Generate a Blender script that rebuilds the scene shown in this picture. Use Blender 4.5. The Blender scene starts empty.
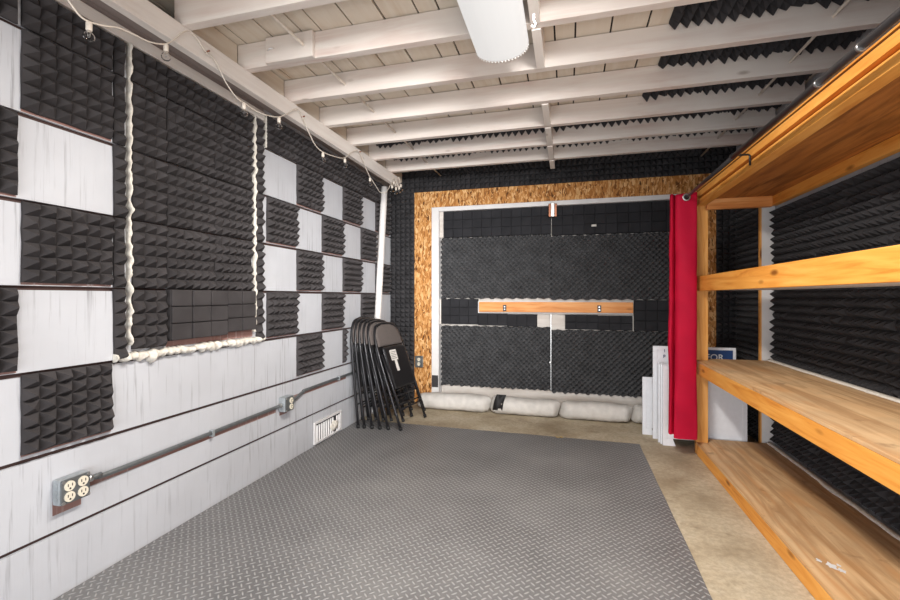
import bpy, bmesh, math, random
from mathutils import Vector, Matrix, Euler, noise
random.seed(7)
sc = bpy.context.scene
COL = sc.collection
PI = math.pi

# ------------------------------------------------------------------ camera
F_PX, VPX, HZ, CAM_H = 438.0, 568.0, 297.0, 1.142
YAW = math.atan((VPX - 450) / F_PX)
cd = bpy.data.cameras.new('camera'); cam = bpy.data.objects.new('camera', cd); COL.objects.link(cam)
cam.location = (0, 0, CAM_H); cam.rotation_euler = (PI / 2, 0, YAW)
cd.sensor_width = 36; cd.lens = F_PX / 900 * 36; cd.shift_y = -3 / 900
cd.clip_start = 0.05
sc.camera = cam

def ray(u, v):
    f = Vector((-math.sin(YAW), math.cos(YAW), 0)); r = Vector((math.cos(YAW), math.sin(YAW), 0))
    return f + r * ((u - 450) / F_PX) - Vector((0, 0, 1)) * ((v - HZ) / F_PX)
def at(u, v, axis, val):
    """the point of the plane axis = val that the photo shows at (u, v)"""
    d = ray(u, v); o = Vector((0, 0, CAM_H)); i = 'xyz'.index(axis)
    return o + d * ((val - o[i]) / d[i])

# ------------------------------------------------------------------ helpers
def srgb(r, g, b):
    f = lambda c: (c / 255 / 12.92) if c / 255 <= .04045 else ((c / 255 + .055) / 1.055) ** 2.4
    return (f(r), f(g), f(b), 1)

class NT:
    def __init__(s, name):
        s.m = bpy.data.materials.new(name); s.m.use_nodes = True
        s.t = s.m.node_tree; s.p = s.t.nodes['Principled BSDF']
        s.co = s.n('ShaderNodeTexCoord').outputs['Object']
    def n(s, typ, **k):
        x = s.t.nodes.new(typ)
        for a, b in k.items(): setattr(x, a, b)
        return x
    def link(s, a, b): s.t.links.new(a, b)
    def map(s, scale, loc=(0, 0, 0), rot=(0, 0, 0), src=None):
        m = s.n('ShaderNodeMapping'); m.inputs['Scale'].default_value = scale
        m.inputs['Location'].default_value = loc; m.inputs['Rotation'].default_value = rot
        s.link(src or s.co, m.inputs['Vector']); return m.outputs[0]
    def noise(s, vec, scale, detail=3, rough=.5, dist=0):
        x = s.n('ShaderNodeTexNoise'); x.inputs['Scale'].default_value = scale
        x.inputs['Detail'].default_value = detail; x.inputs['Roughness'].default_value = rough
        x.inputs['Distortion'].default_value = dist
        s.link(vec, x.inputs['Vector']); return x.outputs['Fac']
    def ramp(s, fac, stops, interp='LINEAR'):
        x = s.n('ShaderNodeValToRGB'); x.color_ramp.interpolation = interp
        e = x.color_ramp.elements
        while len(e) < len(stops): e.new(.5)
        for i, (p, c) in enumerate(stops):
            e[i].position = p; e[i].color = c if len(c) == 4 else (*c, 1)
        s.link(fac, x.inputs[0]); return x.outputs[0]
    def mix(s, fac, a, b, mode='MIX'):
        x = s.n('ShaderNodeMix', data_type='RGBA', blend_type=mode)
        for i, v in ((0, fac), (6, a), (7, b)):
            if isinstance(v, bpy.types.NodeSocket): s.link(v, x.inputs[i])
            else: x.inputs[i].default_value = v
        return x.outputs[2]
    def math(s, op, a, b=0.0):
        x = s.n('ShaderNodeMath', operation=op)
        for i, v in ((0, a), (1, b)):
            if isinstance(v, bpy.types.NodeSocket): s.link(v, x.inputs[i])
            else: x.inputs[i].default_value = v
        return x.outputs[0]
    def bump(s, h, strength=.3, dist=.01):
        x = s.n('ShaderNodeBump'); x.inputs['Strength'].default_value = strength
        x.inputs['Distance'].default_value = dist
        s.link(h, x.inputs['Height']); s.link(x.outputs[0], s.p.inputs['Normal'])
    def out(s, col, rough=.6, metal=0, spec=.5):
        if isinstance(col, bpy.types.NodeSocket): s.link(col, s.p.inputs['Base Color'])
        else: s.p.inputs['Base Color'].default_value = col
        if isinstance(rough, bpy.types.NodeSocket): s.link(rough, s.p.inputs['Roughness'])
        else: s.p.inputs['Roughness'].default_value = rough
        s.p.inputs['Metallic'].default_value = metal
        s.p.inputs['Specular IOR Level'].default_value = spec
        return s.m

def plain(name, col, rough=.6, metal=0, var=.12, scale=30, spec=.5, bump=0):
    t = NT(name); f = t.noise(t.co, scale, 4)
    d = tuple(c * (1 - var) for c in col[:3]) + (1,); l = tuple(min(1, c * (1 + var)) for c in col[:3]) + (1,)
    if bump: t.bump(f, bump, .004)
    return t.out(t.ramp(f, [(.3, d), (.7, l)]), rough, metal, spec)

def foam_mat(name, col, spec=.15):
    t = NT(name)
    g = t.noise(t.co, 420, 2, .7); f = t.noise(t.co, 9, 3)
    c = t.ramp(f, [(.3, tuple(x * .82 for x in col[:3])), (.7, tuple(x * 1.2 for x in col[:3]))])
    t.bump(g, .25, .002)
    return t.out(c, .95, 0, spec)

def pine(name, axis, a, b, dark, knots=True, gs=1.0):
    """sawn softwood: grain runs along the given axis"""
    t = NT(name)
    sc_ = {'x': (1.1, 14, 14), 'y': (14, 1.1, 14), 'z': (14, 14, 1.1)}[axis]
    v = t.map(tuple(q * gs for q in sc_))
    f = t.noise(v, 1.6, 5, .55, 1.4)
    c = t.ramp(f, [(.28, dark), (.45, a), (.72, b)])
    big = t.noise(t.co, 2.3, 2)
    c = t.mix(t.ramp(big, [(.45, (0, 0, 0)), (.75, (.35, .35, .35))]), c, dark)
    if knots:
        ks = {'x': (3.2, 9, 9), 'y': (9, 3.2, 9), 'z': (9, 9, 3.2)}[axis]
        vo = t.n('ShaderNodeTexVoronoi'); vo.inputs['Scale'].default_value = 1
        t.link(t.map(ks), vo.inputs['Vector'])
        k = t.ramp(vo.outputs['Distance'], [(.06, (1, 1, 1)), (.16, (0, 0, 0))])
        c = t.mix(k, c, tuple(x * .45 for x in dark[:3]) + (1,))
    t.bump(f, .12, .003)
    return t.out(c, .55, 0, .35)

def ply(name, a, b, dark, worn=0.0):
    t = NT(name)
    v = t.map((5.5, .9, 5.5))
    w = t.n('ShaderNodeTexWave', wave_type='RINGS', rings_direction='Y')
    w.inputs['Scale'].default_value = 1.1; w.inputs['Distortion'].default_value = 9
    w.inputs['Detail'].default_value = 3; w.inputs['Detail Scale'].default_value = .9
    t.link(v, w.inputs['Vector'])
    f = t.noise(t.map((40, 3, 40)), 1, 4)
    c = t.ramp(w.outputs['Fac'], [(.0, dark), (.25, a), (.9, b)])
    c = t.mix(t.ramp(f, [(.4, (0, 0, 0)), (.7, (.5, .5, .5))]), c, dark)
    if worn:
        g = t.noise(t.co, 3.1, 5, .62)
        c = t.mix(t.ramp(g, [(.42, (0, 0, 0)), (.72, (worn, worn, worn))]), c, srgb(176, 152, 122))
        s2 = t.noise(t.co, 11, 4, .6)
        c = t.mix(t.ramp(s2, [(.62, (0, 0, 0)), (.74, (.55, .55, .55))]), c, srgb(112, 76, 44))
    st_ = t.noise(t.map((11, 1.0, 11), (3, 7, 1)), 1.3, 5, .62, .9)
    c = t.mix(t.ramp(st_, [(.46, (0, 0, 0)), (.62, (.7, .7, .7))]), c, tuple(q * .66 for q in dark[:3]) + (1,))
    t.bump(f, .08, .002)
    return t.out(c, .62, 0, .3)

def osb(name):
    t = NT(name)
    def layer(rot, off):
        vo = t.n('ShaderNodeTexVoronoi'); vo.inputs['Scale'].default_value = 1
        vo.inputs['Randomness'].default_value = 1
        n = t.n('ShaderNodeTexNoise'); n.inputs['Scale'].default_value = 18; t.link(t.co, n.inputs['Vector'])
        mm = t.n('ShaderNodeMix', data_type='RGBA'); mm.inputs[0].default_value = .03
        t.link(t.co, mm.inputs[6]); t.link(n.outputs['Color'], mm.inputs[7])
        t.link(t.map((72, 42, 24), off, (0, rot, 0), mm.outputs[2]), vo.inputs['Vector'])
        s = t.n('ShaderNodeSeparateColor'); t.link(vo.outputs['Color'], s.inputs[0])
        return s.outputs[0], s.outputs[1], vo.outputs['Distance']
    a1, b1, d1 = layer(.7, (0, 0, 0)); a2, b2, d2 = layer(-.8, (3, 1, 7)); a3, b3, d3 = layer(1.5, (9, 2, 4))
    st = [(0, srgb(92, 54, 24)), (.12, srgb(150, 96, 46)), (.36, srgb(180, 120, 62)), (.64, srgb(200, 144, 84)), (1, srgb(230, 188, 134))]
    c = t.ramp(a1, st); c = t.mix(t.ramp(b2, [(.5, (0, 0, 0)), (.52, (1, 1, 1))]), c, t.ramp(a2, st))
    c = t.mix(t.ramp(b3, [(.66, (0, 0, 0)), (.68, (1, 1, 1))]), c, t.ramp(a3, st))
    t.bump(a1, .2, .003)
    return t.out(c, .7, 0, .25)

def painted_siding(name, base, streak, amount=.55, axis='z'):
    """thin white paint on rough boards: brush streaks let the wood show"""
    t = NT(name)
    s1 = {'z': (60, 60, 2.2), 'y': (50, 2, 50), 'x': (2, 50, 50)}[axis]
    f = t.noise(t.map(s1), 1, 5, .62)
    g = t.noise(t.co, 1.7, 3)
    m = t.math('MULTIPLY', t.ramp(f, [(.56, (0, 0, 0)), (.70, (1, 1, 1))]), t.ramp(g, [(.4, (.08, .08, .08)), (.66, (amount, amount, amount))]))
    c = t.mix(m, base, streak)
    tone = t.noise(t.co, 4, 4)
    c = t.mix(t.ramp(tone, [(.35, (.10, .10, .10)), (.65, (0, 0, 0))]), c, streak)
    t.bump(f, .18, .004)
    return t.out(c, .75, 0, .25)

def painted_wood(name, base, stain, axis='x', amount=.6):
    """white-washed old lumber with yellowed and pinkish stain showing through"""
    t = NT(name)
    s1 = {'x': (1.4, 16, 16), 'y': (16, 1.4, 16), 'z': (16, 16, 1.4)}[axis]
    f = t.noise(t.map(s1), 1.2, 5, .6, .8); g = t.noise(t.co, 2.2, 3)
    c = t.mix(t.math('MULTIPLY', t.ramp(f, [(.38, (0, 0, 0)), (.75, (1, 1, 1))]), t.ramp(g, [(.35, (.1, .1, .1)), (.7, (amount, amount, amount))])), base, stain)
    vo = t.n('ShaderNodeTexVoronoi'); vo.inputs['Scale'].default_value = 3.4
    t.link(t.map({'x': (.6, 1.6, 1.6), 'y': (1.6, .6, 1.6), 'z': (1.6, 1.6, .6)}[axis]), vo.inputs['Vector'])
    c = t.mix(t.ramp(vo.outputs['Distance'], [(.03, (.5, .5, .5)), (.08, (0, 0, 0))]), c, srgb(120, 96, 78))
    t.bump(f, .12, .004)
    return t.out(c, .65, 0, .3)

def concrete():
    t = NT('concrete')
    f = t.noise(t.co, 2.2, 6, .62); g = t.noise(t.co, 38, 4, .7); k = t.noise(t.map((1, 1, 1), (5, 2, 0)), 5.5, 5, .65, .6)
    c = t.ramp(f, [(.3, srgb(152, 136, 112)), (.5, srgb(186, 172, 148)), (.72, srgb(206, 196, 176))])
    c = t.mix(t.ramp(g, [(.4, (.35, .35, .35)), (.62, (0, 0, 0))]), c, srgb(120, 108, 90))
    c = t.mix(t.ramp(k, [(.58, (0, 0, 0)), (.72, (.55, .55, .55))]), c, srgb(104, 90, 72))
    t.bump(g, .15, .004)
    return t.out(c, .72, 0, .35)

def tread_mat():
    """grey vinyl with a raised basket-weave tread (short bars, alternate ones turned)"""
    t = NT('diamond_tread_vinyl')
    P = .027
    s = t.n('ShaderNodeSeparateXYZ'); t.link(t.map((1 / P, 1 / P, 1), rot=(0, 0, PI / 4)), s.inputs[0])
    X, Y = s.outputs[0], s.outputs[1]
    fx, fy = t.math('FLOOR', X), t.math('FLOOR', Y)
    par = t.math('ABSOLUTE', t.math('MODULO', t.math('ADD', fx, fy), 2))
    u = t.math('SUBTRACT', t.math('SUBTRACT', X, fx), .5); v = t.math('SUBTRACT', t.math('SUBTRACT', Y, fy), .5)
    def bar(a, b):
        q = t.math('ADD', t.math('POWER', t.math('ABSOLUTE', t.math('DIVIDE', a, .52)), 2.4), t.math('POWER', t.math('ABSOLUTE', t.math('DIVIDE', b, .17)), 2))
        return t.math('MAXIMUM', t.math('SUBTRACT', 1, q), 0)
    h = t.math('ADD', t.math('MULTIPLY', bar(u, v), t.math('SUBTRACT', 1, par)), t.math('MULTIPLY', bar(v, u), par))
    hs = t.math('POWER', h, .6)
    f = t.noise(t.co, 1.5, 5, .6); g = t.noise(t.co, 60, 3, .7)
    c = t.ramp(f, [(.3, srgb(92, 91, 92)), (.52, srgb(108, 107, 108)), (.75, srgb(124, 123, 122))])
    c = t.mix(t.math('MULTIPLY', hs, .7), c, srgb(172, 171, 171))          # bar tops painted paler for wear and the gloss they catch
    c = t.mix(t.ramp(g, [(.6, (0, 0, 0)), (.72, (.25, .25, .25))]), c, srgb(150, 148, 144))
    t.bump(hs, .9, .004)
    return t.out(c, t.ramp(f, [(.3, (.42, .42, .42)), (.7, (.6, .6, .6))]), 0, .45)

def glass_mat():
    t = NT('clear_bulb_glass')
    tr = t.n('ShaderNodeBsdfTransparent'); gl = t.n('ShaderNodeBsdfGlossy'); gl.inputs['Roughness'].default_value = .05
    fr = t.n('ShaderNodeFresnel'); fr.inputs['IOR'].default_value = 1.2
    mx = t.n('ShaderNodeMixShader'); t.link(fr.outputs[0], mx.inputs[0]); t.link(tr.outputs[0], mx.inputs[1]); t.link(gl.outputs[0], mx.inputs[2])
    t.link(mx.outputs[0], t.t.nodes['Material Output'].inputs['Surface'])
    return t.m

def emit(name, col, s):
    t = NT(name); t.p.inputs['Base Color'].default_value = (.35, .35, .35, 1)
    f = t.noise(t.map((60, 1, 1)), 1, 1)
    c = t.ramp(f, [(.3, tuple(x * .98 for x in col[:3])), (.7, col)])
    t.link(c, t.p.inputs['Emission Color']); t.p.inputs['Emission Strength'].default_value = s
    return t.m

M = dict(
    foam=foam_mat('charcoal_foam', srgb(64, 61, 62)), foam_d=foam_mat('black_foam', srgb(58, 57, 59)), foam_b=foam_mat('flat_block_foam', srgb(46, 46, 49)),
    egg=foam_mat('egg_crate_foam', srgb(74, 74, 76)), darkwall=plain('black_painted_wall', srgb(34, 33, 34), .9),
    siding=painted_siding('white_painted_siding', srgb(196, 198, 204), srgb(100, 97, 100), .85),
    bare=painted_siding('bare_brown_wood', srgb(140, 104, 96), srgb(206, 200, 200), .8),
    gap=plain('bare_brown_wood_gap', srgb(74, 54, 50), .9),
    rafter=painted_wood('whitewashed_rafter', srgb(222, 214, 207), srgb(192, 166, 156), 'x', .95),
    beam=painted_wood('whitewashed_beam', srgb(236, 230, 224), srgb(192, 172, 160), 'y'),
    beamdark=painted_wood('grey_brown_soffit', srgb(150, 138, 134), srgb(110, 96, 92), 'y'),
    plank=painted_wood('whitewashed_planks', srgb(216, 206, 192), srgb(190, 166, 138), 'y', .8),
    plankgap=plain('dark_plank_gap', srgb(40, 32, 28), .9),
    white=plain('white_paint', srgb(222, 220, 220), .55, var=.05, scale=12),
    dirtywhite=painted_wood('scuffed_white_paint', srgb(214, 208, 202), srgb(158, 142, 128), 'x', .8),
    caulk=plain('lumpy_white_caulk', srgb(222, 216, 206), .85, var=.12, scale=60, bump=.4),
    concrete=concrete(), mat=tread_mat(), osb=osb('oriented_strand_board'),
    pine_y=pine('pine_rail', 'y', srgb(222, 150, 64), srgb(236, 172, 88), srgb(196, 118, 40)),
    pine_z=pine('pine_post', 'z', srgb(220, 156, 80), srgb(234, 176, 104), srgb(190, 122, 54)),
    pine_x=pine('pine_board', 'x', srgb(222, 150, 84), srgb(236, 178, 118), srgb(196, 116, 54)),
    ply_top=ply('worn_plywood', srgb(212, 174, 130), srgb(222, 186, 142), srgb(200, 152, 104), .6),
    ply_under=ply('brown_plywood', srgb(182, 112, 46), srgb(196, 124, 56), srgb(146, 82, 30)),
    plyedge=pine('plywood_edge', 'y', srgb(150, 100, 52), srgb(172, 118, 66), srgb(116, 72, 36), False, 3),
    red=plain('red_curtain_cloth', srgb(224, 24, 70), .7, var=.06, scale=6, spec=.3),
    black=plain('black_metal', srgb(34, 33, 35), .35, .3), rod=plain('grey_black_rod', srgb(58, 56, 58), .3, .5),
    steel=plain('bright_steel', srgb(190, 190, 190), .3, .9), galv=plain('galvanised_steel', srgb(164, 170, 174), .45, .4, .18),
    plate=plain('grey_cover_plate', srgb(120, 124, 126), .4, .6), cream=plain('cream_plastic', srgb(228, 220, 202), .4, var=.04),
    slot=plain('dark_slot', srgb(28, 26, 25), .8), copper=plain('copper_brown_metal', srgb(140, 92, 70), .35, .7),
    vinyl=plain('black_vinyl', srgb(26, 25, 27), .45), chairpad=plain('grey_brown_upholstery', srgb(92, 84, 81), .95, var=.2, scale=150, bump=.3),
    tube=plain('black_enamel_tube', srgb(42, 41, 44), .28, .35), rubber=plain('black_rubber', srgb(22, 22, 23), .7),
    paper=plain('white_paper_label', srgb(214, 210, 204), .8, var=.06), print=plain('grey_print', srgb(110, 108, 108), .8),
    bag=plain('woven_white_sandbag', srgb(206, 202, 197), .8, var=.10, scale=14, bump=.25), tape=plain('dark_tape', srgb(54, 52, 54), .5),
    plastic=plain('white_plastic', srgb(226, 228, 234), .45, var=.03), blue=plain('navy_print', srgb(24, 62, 116), .5, var=.06),
    letters=plain('white_print', srgb(232, 234, 238), .5, var=.03), inkblue=plain('dark_blue_ink', srgb(44, 60, 100), .5),
    cord=plain('off_white_cord', srgb(216, 206, 194), .6), glass=glass_mat(), leaf=plain('dry_leaf', srgb(196, 170, 120), .8),
    lens=emit('lit_acrylic_lens', (1, .99, .975, 1), .38), pvc=plain('white_pvc', srgb(224, 220, 218), .4, var=.05),
    baked=plain('white_fixture_steel', srgb(232, 230, 226), .4, var=.03),
)

def new_obj(name, bm, mat, parent=None, smooth=False, mats=None):
    me = bpy.data.meshes.new(name); bm.normal_update(); bm.to_mesh(me); bm.free()
    for m in (mats or [mat]): me.materials.append(m)
    if smooth:
        for p in me.polygons: p.use_smooth = True
    o = bpy.data.objects.new(name, me); COL.objects.link(o)
    if parent: o.parent = parent
    return o
def tag(o, label, cat, group=None):
    o['label'] = label; o['category'] = cat
    if group: o['group'] = group
    return o
def thing(name, label, cat, loc=(0, 0, 0), group=None, rot=None):
    o = bpy.data.objects.new(name, None); COL.objects.link(o); o.location = loc; o.empty_display_size = .1
    if rot: o.rotation_euler = rot
    return tag(o, label, cat, group)
def structure(o): o['kind'] = 'structure'; return o
def dup(root, label, mat=None):
    c = root.copy(); COL.objects.link(c); c['label'] = label
    if mat is not None: c.matrix_world = mat
    for ch in root.children:
        d = ch.copy(); COL.objects.link(d); d.parent = c
        for g in ch.children:
            e = g.copy(); COL.objects.link(e); e.parent = d
    return c

def box(bm, a, b, mi=0, bev=0.0):
    """axis-aligned box from corner a to corner b"""
    x0, y0, z0 = (min(p, q) for p, q in zip(a, b)); x1, y1, z1 = (max(p, q) for p, q in zip(a, b))
    r = bmesh.ops.create_cube(bm, size=1)
    vs = r['verts']
    for v in vs: v.co = Vector(((x0 + x1) / 2 + v.co.x * (x1 - x0), (y0 + y1) / 2 + v.co.y * (y1 - y0), (z0 + z1) / 2 + v.co.z * (z1 - z0)))
    fs = {f for v in vs for f in v.link_faces}
    for f in fs: f.material_index = mi
    if bev:
        es = list({e for f in fs for e in f.edges})
        bmesh.ops.bevel(bm, geom=es, offset=bev, segments=2, affect='EDGES', profile=.6)
    return bm
def bx(a, b, bev=0.0): return box(bmesh.new(), a, b, 0, bev)

def tube(bm, pts, r, n=10, mi=0, caps=True):
    pts = [Vector(p) for p in pts]; rings = []; up = None
    rr = r if hasattr(r, '__len__') else [r] * len(pts)
    for i, p in enumerate(pts):
        d = (pts[min(i + 1, len(pts) - 1)] - pts[max(i - 1, 0)])
        if d.length < 1e-9: d = Vector((0, 0, 1))
        d.normalize()
        if up is None: up = Vector((0, 0, 1)) if abs(d.z) < .9 else Vector((1, 0, 0))
        s = d.cross(up)
        if s.length < 1e-6: s = d.cross(Vector((1, 0, 0)))
        s.normalize(); up = s.cross(d).normalized()
        rings.append([bm.verts.new(p + s * rr[i] * math.cos(2 * PI * k / n) + up * rr[i] * math.sin(2 * PI * k / n)) for k in range(n)])
    for a, b in zip(rings, rings[1:]):
        for k in range(n):
            f = bm.faces.new((a[k], a[(k + 1) % n], b[(k + 1) % n], b[k])); f.material_index = mi; f.smooth = True
    if caps:
        bm.faces.new(list(reversed(rings[0]))).material_index = mi; bm.faces.new(rings[-1]).material_index = mi
    return bm
def tb(pts, r, n=10): return tube(bmesh.new(), pts, r, n)
def fillet(pts, rad, seg=5):
    pts = [Vector(p) for p in pts]; out = [pts[0]]
    for a, b, c in zip(pts, pts[1:], pts[2:]):
        u = (a - b).normalized(); v = (c - b).normalized()
        p, q = b + u * rad, b + v * rad
        for k in range(seg + 1):
            t = k / seg; out.append((1 - t) ** 2 * p + 2 * t * (1 - t) * b + t * t * q)
    return out + [pts[-1]]
def smooth_path(pts, seg=5):
    """Catmull-Rom through the points"""
    P = [Vector(p) for p in pts]; P = [2 * P[0] - P[1]] + P + [2 * P[-1] - P[-2]]; out = []
    for i in range(1, len(P) - 2):
        for k in range(seg):
            t = k / seg; a, b, c, d = P[i - 1:i + 3]
            out.append(.5 * ((2 * b) + (c - a) * t + (2 * a - 5 * b + 4 * c - d) * t * t + (3 * b - a - 3 * c + d) * t ** 3))
    return out + [P[-2]]
def disc_prism(bm, c, axis, rx, rz, t, n=20, mi=0):
    """elliptic plate: axis is its normal"""
    c = Vector(c); a = Vector(axis).normalized(); s = a.cross(Vector((0, 0, 1)))
    s = s.normalized() if s.length > 1e-6 else Vector((1, 0, 0)); u = s.cross(a)
    R = [[bm.verts.new(c + a * h + s * rx * math.cos(2 * PI * k / n) + u * rz * math.sin(2 * PI * k / n)) for k in range(n)] for h in (0, t)]
    for k in range(n): bm.faces.new((R[0][k], R[0][(k + 1) % n], R[1][(k + 1) % n], R[1][k])).material_index = mi
    bm.faces.new(R[1]).material_index = mi; bm.faces.new(list(reversed(R[0]))).material_index = mi
    bmesh.ops.recalc_face_normals(bm, faces=bm.faces)
    return bm

XL, XR, YB = -1.87, 1.45, 4.45          # left wall, right wall, back wall
YF = -1.1                               # the room stays open behind the camera (garage door up)
ZC = 2.485                              # underside of the ceiling boards

# ------------------------------------------------------------------ setting
structure(new_obj('floor', bx((-6, -6, -.1), (6, 4.9, 0)), M['concrete']))
structure(new_obj('wall_right', bx((XR, YF, 0), (XR + .12, YB, 2.6)), M['siding']))
bm = bmesh.new()
box(bm, (XL - .12, YB, -.05), (-1.41, YB + .12, 2.6)); box(bm, (1.10, YB, -.05), (XR + .12, YB + .12, 2.6)); box(bm, (-1.41, YB, 2.10), (1.10, YB + .12, 2.6))
structure(new_obj('wall_back', bm, M['darkwall']))
bm = bmesh.new()                                                    # ceiling: boards across the rafters
box(bm, (XL - .12, YF, ZC + .012), (XR + .12, YB + .12, ZC + .1), 1)
x = XL - .05; k = 0
random.seed(3)
while x < XR + .1:
    w = .172 + (.0 if k % 4 else -.07)
    box(bm, (x + .0045, YF, ZC + random.uniform(0, .004)), (x + w - .0045, YB, ZC + .014), 0); x += w; k += 1
structure(new_obj('ceiling', bm, None, mats=[M['plank'], M['plankgap']]))

# rafters
RY = [1.20, 1.615, 2.005, 2.40, 2.80, 3.195, 3.59, 3.97]
names = ['nearest the camera', 'above the near end of the tube lamp', 'carrying a short scab block at its left end', 'just beyond the tube lamp', 'second beyond the tube lamp',
         'third from the back wall', 'second from the back wall', 'last one before the back wall']
for y, nm in zip(RY, names):
    xr = 1.40 if y > 3 else XR
    o = new_obj('roof_rafter', bx((-1.70, y - .045, 2.35), (xr, y, ZC - .002), .003), M['rafter'])
    tag(o, 'whitewashed wooden roof rafter, ' + nm, 'rafter', 'ceiling rafters')
for y in (.40, .80):                                                # out of view, behind and above
    tag(new_obj('roof_rafter', bx((-1.70, y - .045, 2.35), (XR, y, ZC - .002), .003), M['rafter']), 'whitewashed wooden roof rafter overhead, outside the picture', 'rafter', 'ceiling rafters')
# wall beam with its soffit and the blocking between rafter ends
bt = thing('wall_beam', 'long white painted beam under the rafter ends along the left wall', 'beam', (-1.70, 1.5, 2.22))
def rel(bm, root):
    bmesh.ops.translate(bm, verts=bm.verts, vec=-Vector(root.location)); return bm
new_obj('beam_face', rel(bx((-1.692, YF, 2.252), (-1.65, 4.15, 2.350), .004), bt), M['beam'], bt)
b = bmesh.new(); box(b, (-1.735, YF, 2.300), (-1.694, 4.15, 2.35)); box(b, (-1.80, YF, 2.325), (-1.737, 4.15, 2.35)); box(b, (-1.868, YF, 2.335), (-1.802, 4.15, 2.35)); box(b, (-1.868, YF, 2.311), (-1.857, 2.365, 2.334)); o = new_obj('soffit', rel(b, bt), M['beamdark'], bt); o['label'] = 'grey brown soffit strip'  # soffit boards get a darker grey brown than the beam face
prev = YF
for y in RY + [4.4]:
    if y < 1.7: prev = y; continue
    lo, hi = prev + .002, y - .047
    tag(new_obj('blocking', bx((-1.738, lo, 2.354), (-1.70, hi, ZC - .002)), M['plank']),
        'whitewashed blocking board over the left beam, in the bay ' + (nm_ := {2.005: 'before the scabbed rafter', 2.40: 'behind the scabbed rafter', 2.80: 'two bays behind the scabbed rafter', 3.195: 'fourth from the back wall', 3.59: 'third from the back wall', 3.97: 'second from the back wall', 4.4: 'touching the back wall'}[y]), 'blocking board', 'blocking over the left beam')
    prev = y
tag(new_obj('trim_strip', bx((XL + .001, YF, 2.252), (-1.848, 2.365, 2.307), .003), M['beam']), 'narrow white trim board on left wall above the black foam', 'trim')
# short blocks between the rafters in mid ceiling
for (a, c, lab) in ((1.25, 1.568, 'in the bay over the lamp middle'), (1.617, 1.958, 'in the bay right of the lamp'), (2.007, 2.353, 'beside the rounded lamp end'), (2.802, 3.148, 'nearest of the long row before the back wall'), (3.197, 3.543, 'middle of the row before the back wall'),
                    (3.592, 3.923, 'third of the row before the back wall'), (3.972, 4.22, 'against the back wall')):
    tag(new_obj('cross_block', bx((-.16, a, 2.345), (-.118, c, ZC - .004), .002), M['beam']), 'short white cross block between rafters, ' + lab, 'blocking board', 'cross blocks between rafters')
a = at(266, 40, 'y', 1.94); c = at(313, 60, 'y', 1.94)
sb = thing('scab_block', 'short white block nailed onto a rafter face near left wall', 'wood block', (a.x, 1.934, 2.36))
new_obj('block', bx((0, 0, -.012), (c.x - a.x, .025, .118), .004), M['rafter'], sb)
new_obj('bent_nail', tb([(.02, -.004, .05), (.035, -.012, .052), (.055, -.012, .05)], .004, 6), M['white'], sb)

# ------------------------------------------------------------------ foam tiles
_tiles = {}
def pyramid_mesh(nx, ny, w, h, var, peak=.042, base=.008, mat='foam'):
    jit = .004 if mat == 'foam' else .0008
    key = (nx, ny, round(w, 3), round(h, 3), var, mat, peak)
    if key in _tiles: return _tiles[key]
    rnd = random.Random(hash(key) % 99991 if False else nx * 131 + ny * 17 + var * 7 + int(w * 1000))
    bm = bmesh.new(); V = {}
    for i in range(nx + 1):
        for j in range(ny + 1):
            e = i in (0, nx) or j in (0, ny)
            jx = rnd.uniform(-.0025, .0025); jy = rnd.uniform(-.0025, .0025)
            if i in (0, nx): jx = rnd.uniform(0, jit) * (1 if i == 0 else -1)
            if j in (0, ny): jy = rnd.uniform(0, jit) * (1 if j == 0 else -1)
            V[i, j] = bm.verts.new((-w / 2 + w * i / nx + jx, -h / 2 + h * j / ny + jy, base + rnd.uniform(0, .003)))
    for i in range(nx):
        for j in range(ny):
            q = [V[i, j], V[i + 1, j], V[i + 1, j + 1], V[i, j + 1]]
            c = sum((v.co for v in q), Vector()) / 4
            pk = peak * rnd.uniform(.9, 1.05)
            dx, dy = rnd.uniform(-.004, .004), rnd.uniform(-.004, .004)
            edge = i in (0, nx - 1) or j in (0, ny - 1)
            if edge and rnd.random() < .22:                          # squashed points along the rim
                pk *= rnd.uniform(.62, .85); dx += rnd.uniform(-.010, .010); dy += rnd.uniform(-.010, .010)
            # slightly blunted tip, a hair of concavity in the flanks
            s = .10
            tip = [bm.verts.new(c + (v.co - c) * s + Vector((dx, dy, pk - base * .3))) for v in q]
            bm.faces.new(tip)
            for k in range(4): bm.faces.new((q[k], q[(k + 1) % 4], tip[(k + 1) % 4], tip[k]))
    # rim down to the wall
    rim = [V[i, 0] for i in range(nx + 1)] + [V[nx, j] for j in range(1, ny + 1)] + [V[i, ny] for i in range(nx - 1, -1, -1)] + [V[0, j] for j in range(ny - 1, 0, -1)]
    low = [bm.verts.new((v.co.x, v.co.y, 0)) for v in rim]
    for k in range(len(rim)):
        n = (k + 1) % len(rim); bm.faces.new((low[k], low[n], rim[n], rim[k]))
    bm.faces.new(list(reversed(low)))
    bmesh.ops.recalc_face_normals(bm, faces=bm.faces)
    me = bpy.data.meshes.new('foam_tile'); bm.to_mesh(me); bm.free(); me.materials.append(M[mat])
    _tiles[key] = me; return me
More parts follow.
